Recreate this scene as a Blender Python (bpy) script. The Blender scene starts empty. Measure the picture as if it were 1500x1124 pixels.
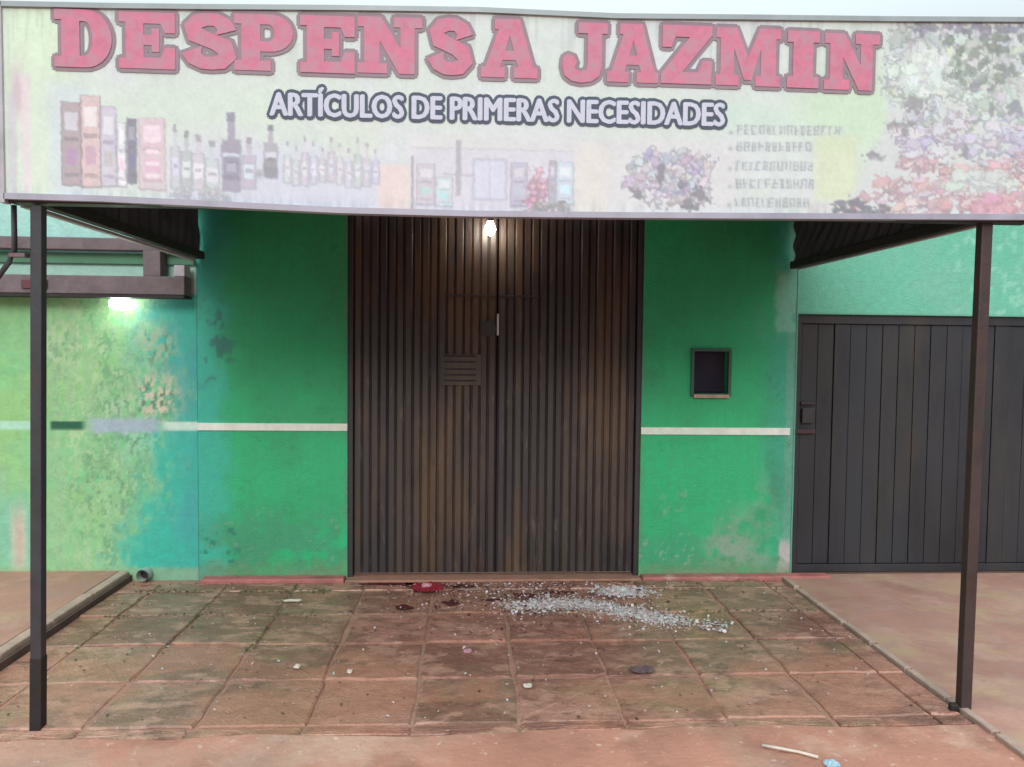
import bpy, bmesh, math, random
import numpy as np
from mathutils import Vector, Matrix
random.seed(7)
rng = np.random.RandomState(11)
scene = bpy.context.scene
COL = scene.collection

# ------------------------------------------------------------------ camera
cam_d = bpy.data.cameras.new('camera')
cam = bpy.data.objects.new('camera', cam_d); COL.objects.link(cam)
cam_d.sensor_width = 36.0; cam_d.lens = 27.0
cam_d.clip_start = 0.05; cam_d.clip_end = 3000
R_ = Vector((0.99846, -0.054473, 0.010461)); U_ = Vector((-0.007963, 0.045867, 0.998916)); F_ = Vector((0.054894, 0.997461, -0.045363))
m = Matrix(((R_.x, U_.x, -F_.x), (R_.y, U_.y, -F_.y), (R_.z, U_.z, -F_.z))).to_4x4()
m.translation = Vector((0, -5.3, 1.6))
cam.matrix_world = m
scene.camera = cam

# ------------------------------------------------------------------ world, sun, exposure
world = bpy.data.worlds.new('World'); scene.world = world
world.use_nodes = True
nt = world.node_tree; nt.nodes.clear()
sky = nt.nodes.new('ShaderNodeTexSky'); sky.sky_type = 'NISHITA'; sky.sun_disc = False
SUN_EL, SUN_AZ = math.radians(23), math.radians(184)
sky.sun_elevation = SUN_EL; sky.sun_rotation = SUN_AZ
sky.air_density = 1.0; sky.dust_density = 6.0; sky.ozone_density = 1.0
hsv = nt.nodes.new('ShaderNodeHueSaturation'); hsv.inputs['Saturation'].default_value = 0.45
bg = nt.nodes.new('ShaderNodeBackground'); bg.inputs['Strength'].default_value = 0.12
wo = nt.nodes.new('ShaderNodeOutputWorld')
cloud = nt.nodes.new('ShaderNodeMix'); cloud.data_type = 'RGBA'; cloud.inputs['Factor'].default_value = 0.9      # overcast: an even pale cloud layer over the sky
cloud.inputs[7].default_value = (6.3, 7.2, 7.5, 1)
# overcast luminance rises from the horizon to the zenith as (1 + 2 sin h) / 3
tc = nt.nodes.new('ShaderNodeTexCoord'); sx = nt.nodes.new('ShaderNodeSeparateXYZ'); mr_ = nt.nodes.new('ShaderNodeMapRange')
mr_.inputs['To Min'].default_value = .06; mr_.inputs['To Max'].default_value = 2.1
vm = nt.nodes.new('ShaderNodeVectorMath'); vm.operation = 'SCALE'; vm.inputs[0].default_value = (5.6, 6.4, 6.7)
nt.links.new(tc.outputs['Generated'], sx.inputs[0]); nt.links.new(sx.outputs[2], mr_.inputs['Value']); nt.links.new(mr_.outputs[0], vm.inputs['Scale']); nt.links.new(vm.outputs[0], cloud.inputs[7])
nt.links.new(sky.outputs[0], hsv.inputs['Color']); nt.links.new(hsv.outputs[0], cloud.inputs[6]); nt.links.new(cloud.outputs[2], bg.inputs['Color']); nt.links.new(bg.outputs[0], wo.inputs['Surface'])
sun_d = bpy.data.lights.new('sun', 'SUN'); sun_d.energy = 0.8; sun_d.angle = math.radians(18); sun_d.color = (1, .97, .92)
sun = bpy.data.objects.new('sun', sun_d); COL.objects.link(sun)
dv = Vector((math.sin(SUN_AZ) * math.cos(SUN_EL), math.cos(SUN_AZ) * math.cos(SUN_EL), math.sin(SUN_EL)))
sun.rotation_euler = dv.to_track_quat('Z', 'Y').to_euler(); sun.location = dv * 20
scene.view_settings.view_transform = 'Standard'; scene.view_settings.look = 'None'
scene.view_settings.gamma = 1.0; scene.view_settings.use_curve_mapping = False
scene.view_settings.exposure = 0.7
scene.cycles.max_bounces = 8

# ------------------------------------------------------------------ helpers
def s2l(c):
    c = np.asarray(c, dtype=float) / 255.0
    return np.where(c <= 0.04045, c / 12.92, ((c + 0.055) / 1.055) ** 2.4)
def S(r, g, b): return tuple(float(v) for v in s2l((r, g, b)))
def smooth(t): return t * t * (3 - 2 * t)
def sstep(a, b, x): return smooth(np.clip((np.asarray(x, float) - a) / (b - a), 0, 1))
_tabs = {}
def vnoise(x, y, seed=0):
    if seed not in _tabs: _tabs[seed] = np.random.RandomState(100 + seed).rand(256, 256)
    T = _tabs[seed]
    x = np.asarray(x, float); y = np.asarray(y, float)
    xi = np.floor(x).astype(int); yi = np.floor(y).astype(int)
    fx = smooth(x - xi); fy = smooth(y - yi)
    a = T[xi % 256, yi % 256]; b = T[(xi + 1) % 256, yi % 256]; c = T[xi % 256, (yi + 1) % 256]; d = T[(xi + 1) % 256, (yi + 1) % 256]
    return (a * (1 - fx) + b * fx) * (1 - fy) + (c * (1 - fx) + d * fx) * fy
def fbm(x, y, seed=0, o=4):
    s = 0; a = .5; tot = 0
    for k in range(o):
        s = s + a * vnoise(x * 2 ** k + 17 * k, y * 2 ** k + 5 * k, seed + k); tot += a; a *= .55
    return s / tot
def mixc(A, B, w):
    w = np.asarray(w)[..., None]
    return A * (1 - w) + np.asarray(B) * w

def mat(name, color=None, rough=.7, metal=0., attr=None, noise=.25, nscale=6., bump=.15, bscale=40., spots=None, stretch=(1, 1, 1), rand=None, spec=.5, world_co=False, emit=None):
    M = bpy.data.materials.new(name); M.use_nodes = True
    n = M.node_tree.nodes; L = M.node_tree.links
    b = n['Principled BSDF']
    b.inputs['Roughness'].default_value = rough; b.inputs['Metallic'].default_value = metal
    b.inputs['Specular IOR Level'].default_value = spec
    if world_co:
        g = n.new('ShaderNodeNewGeometry'); co = g.outputs['Position']
    else:
        g = n.new('ShaderNodeTexCoord'); co = g.outputs['Object']
    mp = n.new('ShaderNodeMapping'); mp.inputs['Scale'].default_value = stretch; L.new(co, mp.inputs['Vector']); co = mp.outputs[0]
    if attr:
        a = n.new('ShaderNodeAttribute'); a.attribute_name = attr; c = a.outputs['Color']
    elif rand:
        oi = n.new('ShaderNodeObjectInfo'); cr = n.new('ShaderNodeValToRGB'); cr.color_ramp.interpolation = 'CONSTANT' if len(rand) > 2 else 'LINEAR'
        cr.color_ramp.elements[0].color = (*rand[0], 1); cr.color_ramp.elements[1].position = 1 / len(rand); cr.color_ramp.elements[1].color = (*rand[1], 1)
        for i, cc in enumerate(rand[2:], 2):
            e = cr.color_ramp.elements.new(i / len(rand)); e.color = (*cc, 1)
        L.new(oi.outputs['Random'], cr.inputs[0]); c = cr.outputs[0]
    else:
        rgb = n.new('ShaderNodeRGB'); rgb.outputs[0].default_value = (*color, 1); c = rgb.outputs[0]
    nz = n.new('ShaderNodeTexNoise'); nz.inputs['Scale'].default_value = nscale; nz.inputs['Detail'].default_value = 8; nz.inputs['Roughness'].default_value = .65
    L.new(co, nz.inputs['Vector'])
    mr = n.new('ShaderNodeMapRange'); mr.inputs['From Min'].default_value = .3; mr.inputs['From Max'].default_value = .7
    mr.inputs['To Min'].default_value = 1 - noise; mr.inputs['To Max'].default_value = 1 + noise * .6
    L.new(nz.outputs[0], mr.inputs['Value'])
    mul = n.new('ShaderNodeMix'); mul.data_type = 'RGBA'; mul.blend_type = 'MULTIPLY'; mul.inputs['Factor'].default_value = 1
    L.new(c, mul.inputs[6]); L.new(mr.outputs[0], mul.inputs[7]); c = mul.outputs[2]
    for i, sp in enumerate(spots or []):       # (colour, scale, lo, hi, amount)
        z = n.new('ShaderNodeTexNoise'); z.inputs['Scale'].default_value = sp[1]; z.inputs['Detail'].default_value = 6; z.noise_dimensions = '4D'; z.inputs['W'].default_value = 3.3 * (i + 1)
        z.inputs['Roughness'].default_value = .6
        L.new(co, z.inputs['Vector'])
        r = n.new('ShaderNodeMapRange'); r.inputs['From Min'].default_value = sp[2]; r.inputs['From Max'].default_value = sp[3]; r.inputs['To Max'].default_value = sp[4]
        L.new(z.outputs[0], r.inputs['Value'])
        x = n.new('ShaderNodeMix'); x.data_type = 'RGBA'; L.new(r.outputs[0], x.inputs['Factor']); L.new(c, x.inputs[6]); x.inputs[7].default_value = (*sp[0], 1); c = x.outputs[2]
    L.new(c, b.inputs['Base Color'])
    rr = n.new('ShaderNodeMapRange'); rr.inputs['From Min'].default_value = .3; rr.inputs['From Max'].default_value = .7
    rr.inputs['To Min'].default_value = max(.05, rough - .15); rr.inputs['To Max'].default_value = min(1, rough + .12)
    L.new(nz.outputs[0], rr.inputs['Value']); L.new(rr.outputs[0], b.inputs['Roughness'])
    if bump:
        bn = n.new('ShaderNodeTexNoise'); bn.inputs['Scale'].default_value = bscale; bn.inputs['Detail'].default_value = 6
        L.new(co, bn.inputs['Vector'])
        bp = n.new('ShaderNodeBump'); bp.inputs['Strength'].default_value = bump; bp.inputs['Distance'].default_value = .01
        L.new(bn.outputs[0], bp.inputs['Height']); L.new(bp.outputs[0], b.inputs['Normal'])
    if emit:
        b.inputs['Emission Color'].default_value = (*emit[0], 1); b.inputs['Emission Strength'].default_value = emit[1]
    return M

def obj(name, me, material=None, parent=None, kind=None):
    o = bpy.data.objects.new(name, me); COL.objects.link(o)
    if material:
        me.materials.clear(); me.materials.append(material)
    if parent: o.parent = parent
    if kind: o['kind'] = kind
    return o
def tag(o, label, cat, group=None):
    o['label'] = label; o['category'] = cat
    if group: o['group'] = group
    return o
def thing(name, label, cat, loc=(0, 0, 0), group=None):
    o = bpy.data.objects.new(name, None); COL.objects.link(o); o.location = loc; o.empty_display_size = .1
    return tag(o, label, cat, group)

class MB:
    def __init__(s): s.v = []; s.f = []; s.c = None
    def add(s, vs, fs):
        k = len(s.v); s.v += [tuple(v) for v in vs]; s.f += [tuple(i + k for i in f) for f in fs]; return s
    def box(s, x0, x1, y0, y1, z0, z1):
        return s.add([(x0, y0, z0), (x1, y0, z0), (x1, y1, z0), (x0, y1, z0), (x0, y0, z1), (x1, y0, z1), (x1, y1, z1), (x0, y1, z1)],
                     [(0, 3, 2, 1), (4, 5, 6, 7), (0, 1, 5, 4), (1, 2, 6, 5), (2, 3, 7, 6), (3, 0, 4, 7)])
    def bar(s, p, q, w, h=None, up=(0, 0, 1)):
        h = h or w; p = Vector(p); q = Vector(q); d = (q - p).normalized(); u = Vector(up)
        if abs(d.dot(u)) > .95: u = Vector((0, 1, 0))
        r = d.cross(u).normalized(); u = r.cross(d).normalized()
        vs = [c + r * a * w / 2 + u * b_ * h / 2 for c in (p, q) for a, b_ in ((-1, -1), (1, -1), (1, 1), (-1, 1))]
        return s.add(vs, [(0, 1, 2, 3), (7, 6, 5, 4), (0, 4, 5, 1), (1, 5, 6, 2), (2, 6, 7, 3), (3, 7, 4, 0)])
    def tube(s, pts, r, n=10, cap=True):
        pts = [Vector(p) for p in pts]; rings = []
        for i, p in enumerate(pts):
            d = (pts[min(i + 1, len(pts) - 1)] - pts[max(i - 1, 0)]).normalized()
            u = Vector((0, 0, 1)) if abs(d.z) < .9 else Vector((0, 1, 0))
            a = d.cross(u).normalized(); b_ = a.cross(d)
            rr = r[i] if isinstance(r, (list, tuple)) else r
            rings.append([p + (a * math.cos(t) + b_ * math.sin(t)) * rr for t in [2 * math.pi * k / n for k in range(n)]])
        k = len(s.v); s.v += [tuple(v) for R in rings for v in R]
        for i in range(len(pts) - 1):
            for j in range(n):
                s.f.append((k + i * n + j, k + i * n + (j + 1) % n, k + (i + 1) * n + (j + 1) % n, k + (i + 1) * n + j))
        if cap: s.f.append(tuple(k + j for j in range(n))[::-1]); s.f.append(tuple(k + (len(pts) - 1) * n + j for j in range(n)))
        return s
    def mesh(s, name, bevel=0, smooth_=False):
        me = bpy.data.meshes.new(name); me.from_pydata(s.v, [], s.f); me.update()
        if bevel or True:
            bm = bmesh.new(); bm.from_mesh(me)
            if bevel:
                bmesh.ops.bevel(bm, geom=[e for e in bm.edges if len(e.link_faces) == 2 and e.calc_face_angle(0) > .5], offset=bevel, segments=2, affect='EDGES', profile=.5)
            bmesh.ops.recalc_face_normals(bm, faces=bm.faces); bm.to_mesh(me); bm.free()
        if smooth_:
            for p in me.polygons: p.use_smooth = True
        return me
    def build(s, name, material, parent=None, kind=None, bevel=0, smooth_=False):
        return obj(name, s.mesh(name, bevel, smooth_), material, parent, kind)

def axis(cuts, res):
    out = [cuts[0]]
    for a, b in zip(cuts, cuts[1:]):
        n = max(1, int(round((b - a) / res))); out += [a + (b - a) * k / n for k in range(1, n + 1)]
    return np.array(out)
def grid_wall(name, xc, zc, holes, res, colfn, material, depth=.2, y=0., parent=None, kind=None, relief=0.):
    """a wall slab: a finely divided front whose paint colour is stored per vertex, and a core with the same openings"""
    X = axis(xc, res); Z = axis(zc, res); nx, nz = len(X), len(Z)
    GX, GZ = np.meshgrid(X, Z, indexing='ij')
    GY = np.full_like(GX, y) + relief * (fbm(GX * 3, GZ * 3, 71, 3) - .5)
    V = np.stack([GX, GY, GZ], -1).reshape(-1, 3)
    idx = np.arange(nx * nz).reshape(nx, nz)
    cx = (X[:-1] + X[1:]) / 2; cz = (Z[:-1] + Z[1:]) / 2
    keep = np.ones((nx - 1, nz - 1), bool)
    for (a, b, c, d) in holes:
        keep &= ~((cx[:, None] > a) & (cx[:, None] < b) & (cz[None, :] > c) & (cz[None, :] < d))
    Q = np.stack([idx[:-1, :-1], idx[1:, :-1], idx[1:, 1:], idx[:-1, 1:]], -1)[keep]
    mb = MB(); mb.v = [tuple(v) for v in V]; mb.f = [tuple(q) for q in Q.tolist()]
    for a, b in zip(xc, xc[1:]):
        for c, d in zip(zc, zc[1:]):
            mx, mz = (a + b) / 2, (c + d) / 2
            if any(h[0] < mx < h[1] and h[2] < mz < h[3] for h in holes): continue
            mb.box(a, b, y + .006 + abs(relief), y + depth, c, d)
    me = bpy.data.meshes.new(name); me.from_pydata(mb.v, [], mb.f); me.update()
    vv = np.array(mb.v); C = colfn(vv[:, 0], vv[:, 2])
    ca = me.color_attributes.new('paint', 'FLOAT_COLOR', 'POINT')
    ca.data.foreach_set('color', np.concatenate([np.clip(C, 0, 1), np.ones((len(vv), 1))], 1).astype(np.float32).ravel())
    return obj(name, me, material, parent, kind)

# ------------------------------------------------------------------ materials
M_paint = mat('wall_paint', attr='paint', rough=.65, noise=.14, nscale=22, bump=.5, bscale=90)
M_mural = mat('mural_paint', attr='paint', rough=.75, noise=.16, nscale=14, bump=.4, bscale=45)
M_white = mat('white_paint', S(222, 226, 218), rough=.6, noise=.15, nscale=14, bump=.2)
M_slat = mat('brown_painted_steel', rand=[S(58, 49, 47), S(51, 44, 44), S(65, 54, 48), S(55, 47, 47), S(46, 40, 41), S(61, 50, 47), S(57, 49, 43)], rough=.5, noise=.4, nscale=5, bump=.2, bscale=60, stretch=(1, 1, .25), spots=[(S(98, 74, 54), 2.2, .5, .62, .6), (S(48, 42, 48), 2.5, .5, .62, .6), (S(98, 86, 80), 18, .60, .68, .5), (S(84, 54, 42), 7, .58, .66, .5), (S(40, 34, 34), 26, .6, .7, .6)], world_co=True)
M_frame = mat('dark_steel', S(50, 46, 50), rough=.55, noise=.3, bump=.15)
M_gate = mat('slate_steel', S(40, 41, 47), rough=.55, noise=.25, nscale=3, bump=.1, spots=[(S(58, 52, 48), 3, .5, .68, .7), (S(30, 30, 36), 6, .5, .66, .6)], world_co=True, stretch=(1, 1, .3))
M_post_l = mat('grey_post_paint', S(54, 54, 60), rough=.55, noise=.3, nscale=5, bump=.15, spots=[(S(60, 46, 44), 4, .52, .7, .8)])
M_post_r = mat('rusty_post_paint', S(60, 47, 45), rough=.6, noise=.35, nscale=5, bump=.2, spots=[(S(74, 46, 40), 5, .5, .68, .7)])
M_black = mat('black_paint', S(34, 28, 28), rough=.7, noise=.3, bump=.2)
M_roof = mat('dull_dark_sheet', S(58, 52, 66), rough=.6, noise=.4, nscale=4, bump=.1, spots=[(S(40, 38, 46), 6, .45, .65, .7)])
M_rail = mat('pale_grey_metal', S(176, 172, 180), rough=.5, noise=.2, bump=.1)
M_chrome = mat('worn_bright_metal', S(170, 168, 170), rough=.35, metal=.8, noise=.2, bump=0)
M_beam = mat('weathered_brown_metal', S(112, 100, 104), rough=.75, noise=.35, nscale=8, bump=.3, bscale=30, spots=[(S(120, 66, 74), 3, .6, .72, .8), (S(78, 70, 70), 9, .5, .7, .6)])
M_greenrail = mat('green_painted_band', S(84, 140, 110), rough=.6, noise=.25)
M_panel = mat('printed_vinyl', attr='paint', rough=.62, noise=.06, nscale=4, bump=.12, bscale=3, spec=.25)
M_red = mat('red_print', S(204, 124, 148), spec=.25, rough=.62, noise=.16, nscale=26, bump=0, spots=[(S(184, 140, 156), 22, .46, .58, .75)])
M_outl = mat('grey_mauve_print', S(152, 134, 144), spec=.25, rough=.62, noise=.14, nscale=26, bump=0)
M_band = mat('slate_print', S(84, 92, 108), spec=.25, rough=.62, noise=.2, nscale=20, bump=0)
M_cap = mat('lilac_white_print', S(200, 202, 218), spec=.25, rough=.62, noise=.1, nscale=30, bump=0)
M_list = mat('grey_print', S(166, 174, 178), rough=.35, noise=.25, nscale=30, bump=0)
M_edge = mat('sign_frame_metal', S(164, 160, 176), rough=.45, noise=.2, bump=.05)
M_edge_top = mat('sign_top_frame', S(150, 160, 164), rough=.45, noise=.2, bump=.05)
MUD = S(172, 128, 110)
M_tile = mat('slate_floor_tile', rand=[S(172, 124, 104), S(154, 116, 98), S(164, 126, 100), S(148, 118, 96), S(176, 126, 110), S(150, 106, 92), S(158, 122, 102), S(180, 134, 116)], rough=.24, noise=.34, nscale=9, bump=.5, bscale=70, spec=.6,
             spots=[(S(122, 84, 70), 2.6, .47, .57, .65), (S(128, 120, 84), 1.7, .56, .64, .45), (S(192, 148, 128), 6, .52, .6, .65), (S(100, 72, 62), 9, .54, .64, .6), (S(180, 124, 104), 1.3, .5, .58, .6), (S(204, 170, 154), 34, .62, .7, .6), (S(80, 58, 52), 48, .60, .68, .6)], world_co=True, stretch=(1, 1.8, 1))
M_mortar = mat('pale_mortar', S(164, 124, 106), rough=.85, noise=.3, nscale=9, bump=.6, bscale=40, spots=[(S(142, 118, 102), 5, .48, .6, .7), (S(170, 124, 106), 1.3, .5, .58, .75)], world_co=True)
M_street = mat('reddish_pavement', S(184, 130, 110), rough=.8, noise=.2, nscale=2.2, bump=.5, bscale=35, spots=[(S(204, 166, 146), 2.6, .5, .62, .65), (S(154, 108, 92), 3, .5, .62, .7), (S(180, 158, 140), 1.4, .52, .64, .5), (S(150, 112, 100), 15, .6, .7, .6), (S(222, 196, 182), 22, .6, .68, .6)], world_co=True)
M_road = mat('damp_earth_road', S(112, 78, 64), rough=.8, noise=.3, nscale=.8, bump=.5, bscale=20, world_co=True)
M_side = mat('side_pavement', S(172, 128, 112), rough=.75, noise=.2, nscale=1.6, bump=.4, bscale=30, spots=[(S(180, 152, 124), 2.2, .5, .62, .7), (S(188, 148, 136), 3.5, .52, .64, .6), (S(164, 130, 122), 7, .52, .64, .6), (S(150, 122, 112), 20, .6, .7, .5)], world_co=True)
M_curb = mat('curb_edge', S(178, 152, 138), rough=.8, noise=.3, nscale=8, bump=.6, bscale=30, world_co=True)
M_curbside = mat('dark_curb_side', S(98, 74, 68), rough=.8, noise=.4, nscale=8, bump=.6, world_co=True)  # side face much darker than the curb edge
M_step = mat('red_step_paint', S(174, 106, 102), rough=.7, noise=.3, nscale=8, bump=.4, spots=[(S(196, 156, 146), 6, .58, .68, .8), (S(118, 96, 84), 3.5, .55, .7, .7)], world_co=True)
M_glass = mat('frosty_glass_fragments', S(196, 202, 210), rough=.2, noise=.3, nscale=30, bump=0, rand=None)
M_paper = mat('pale_paper', S(212, 200, 186), rough=.8, noise=.15, nscale=30, bump=.2)
M_cloth = mat('dark_red_cloth', S(130, 20, 40), rough=.85, noise=.4, nscale=20, bump=.3, bscale=80)
M_pink = mat('pink_cloth', S(196, 140, 150), rough=.85, noise=.3, nscale=30, bump=.2)
M_stain = mat('dark_red_stain', S(84, 26, 34), rough=.35, noise=.4, nscale=14, bump=.1)
M_blue = mat('blue_grey_plastic', S(112, 88, 92), rough=.45, noise=.3, nscale=30, bump=0)
M_lblue = mat('pale_blue_plastic', S(160, 190, 204), rough=.4, noise=.2, nscale=30, bump=0)
M_pvc = mat('grey_pipe', S(176, 184, 178), rough=.5, noise=.2, bump=.1)
M_hole = mat('dark_interior', S(40, 34, 52), rough=.9, noise=.2, bump=0)
M_boxframe = mat('greenish_box_frame', S(52, 88, 72), rough=.6, noise=.3, bump=.1)
M_moss = mat('green_moss', S(92, 104, 66), rough=.95, noise=.4, nscale=30, bump=.6)
M_bulb = mat('lit_bulb_glass', (.9, .95, 1), rough=.3, noise=0, bump=0, emit=((1, .96, .82), 48))
M_bulb2 = mat('lit_lamp_glass', (.9, 1, .95), rough=.3, noise=0, bump=0, emit=((.9, 1, .95), 9))

# ------------------------------------------------------------------ setting: ground
g = MB(); g.add([(-400, -400, -.05), (400, -400, -.05), (400, 400, -.05), (-400, 400, -.05)], [(0, 1, 2, 3)])
g.build('street_ground', M_road, kind='structure')
# pavement in front of the tiles, with a slightly ragged muddy rear edge that laps over the tiles
xs = np.linspace(-9, 9, 260)
def front_edge(x): return -2.17 + .09 * (fbm(x * 2.3, x * 0 + 3, 5, 4) - .5)
g = MB()
rows = [-4.2, -3.8, -3.5, -3.2, -2.8, -2.5, -2.3]
V = []
for i, x in enumerate(xs):
    e = float(front_edge(x))
    for r in rows: V.append((x, r, .006 * float(fbm(x * 2, r * 2, 9, 3) - .5)))
    V.append((x, e, .004)); V.append((x, e + .015, -.03))
n = len(rows) + 2
g.add(V, [(i * n + j, (i + 1) * n + j, (i + 1) * n + j + 1, i * n + j + 1) for i in range(len(xs) - 1) for j in range(n - 1)])
g.build('front_pavement', M_street, kind='structure')

# forecourt: mortar bed with individual slate tiles
court = MB().box(-2.30, 2.19, -2.2, -.001, -.045, -.006).build('forecourt', M_mortar, kind='structure')
P = .455
def tile_mesh(k):
    r = random.Random(k); mb = MB(); h = P / 2 - .007
    pts = []
    for side in range(4):
        for t in (-1, -.55, -.1, .4, .8):
            j = r.uniform(-.011, .003)
            x, y = [(t, -1), (1, t), (-t, 1), (-1, -t)][side]
            x *= h; y *= h
            if side in (0, 2): y += j
            else: x += j
            pts.append((x, y))
    n = len(pts)
    vs = [(x, y, -.03) for x, y in pts] + [(x, y, -.003 + r.uniform(-.0015, .0015)) for x, y in pts] + [(x * .955, y * .955, .003 + r.uniform(-.0015, .0015)) for x, y in pts] + [(x * .5, y * .5, .003 + r.uniform(-.002, .002)) for x, y in pts] + [(0, 0, .003)]
    fs = []
    for a in range(3):
        for i in range(n): fs.append((a * n + i, a * n + (i + 1) % n, (a + 1) * n + (i + 1) % n, (a + 1) * n + i))
    for i in range(n): fs.append((3 * n + i, 3 * n + (i + 1) % n, 4 * n))
    mb.add(vs, fs); me = mb.mesh('tile'); me.materials.append(M_tile); return me
TM = [tile_mesh(k) for k in range(6)]
cols = [(-2.166, .50)] + [(-.23 + P * (k + .5), 1.) for k in range(-4, 5)] + [(2.118, .30)]
rows_ = [(-.185, .36)] + [(-.27 - P * (k + .5), 1.) for k in range(4)] + [(-2.132, .16)]
for yc, sy in rows_:
    for xc, sx in cols:
        o = bpy.data.objects.new('tile', TM[random.randrange(6)]); COL.objects.link(o); o.parent = court
        o.location = (xc + random.uniform(-.004, .004), yc + random.uniform(-.004, .004), random.uniform(-.004, .004))
        full = sx == 1 and sy == 1
        o.rotation_euler = (random.uniform(-.008, .008), random.uniform(-.008, .008), (random.choice((0, math.pi / 2, math.pi, -math.pi / 2)) if full else 0) + random.uniform(-.012, .012))
        o.scale = (sx, sy, 1)

# raised side pavement on the left with curb, slab on the right
mb = MB(); mb.box(-9, -2.375, -2.9, -.002, -.05, .062); left = mb.build('side_pavement_left', M_side, kind='structure')
mb = MB()
for k in range(6):
    y1 = -.01 - k * .48
    MB().box(-2.372, -2.305, y1 - .468, y1, -.05, .066 + random.uniform(-.004, .004)).build('curb_stone', M_curb, left, bevel=.008)
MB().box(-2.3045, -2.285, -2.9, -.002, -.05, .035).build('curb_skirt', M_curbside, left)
right = MB().box(2.235, 9, -2.6, -.002, -.05, .012).build('side_pavement_right', M_side, kind='structure')
for k in range(8):
    y1 = -.01 - k * .325
    MB().box(2.195, 2.233, y1 - .318 + random.uniform(0, .03), y1, -.05, .02 + random.uniform(-.012, .004)).build('edging_stone', M_curb, right, bevel=.006)

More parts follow.
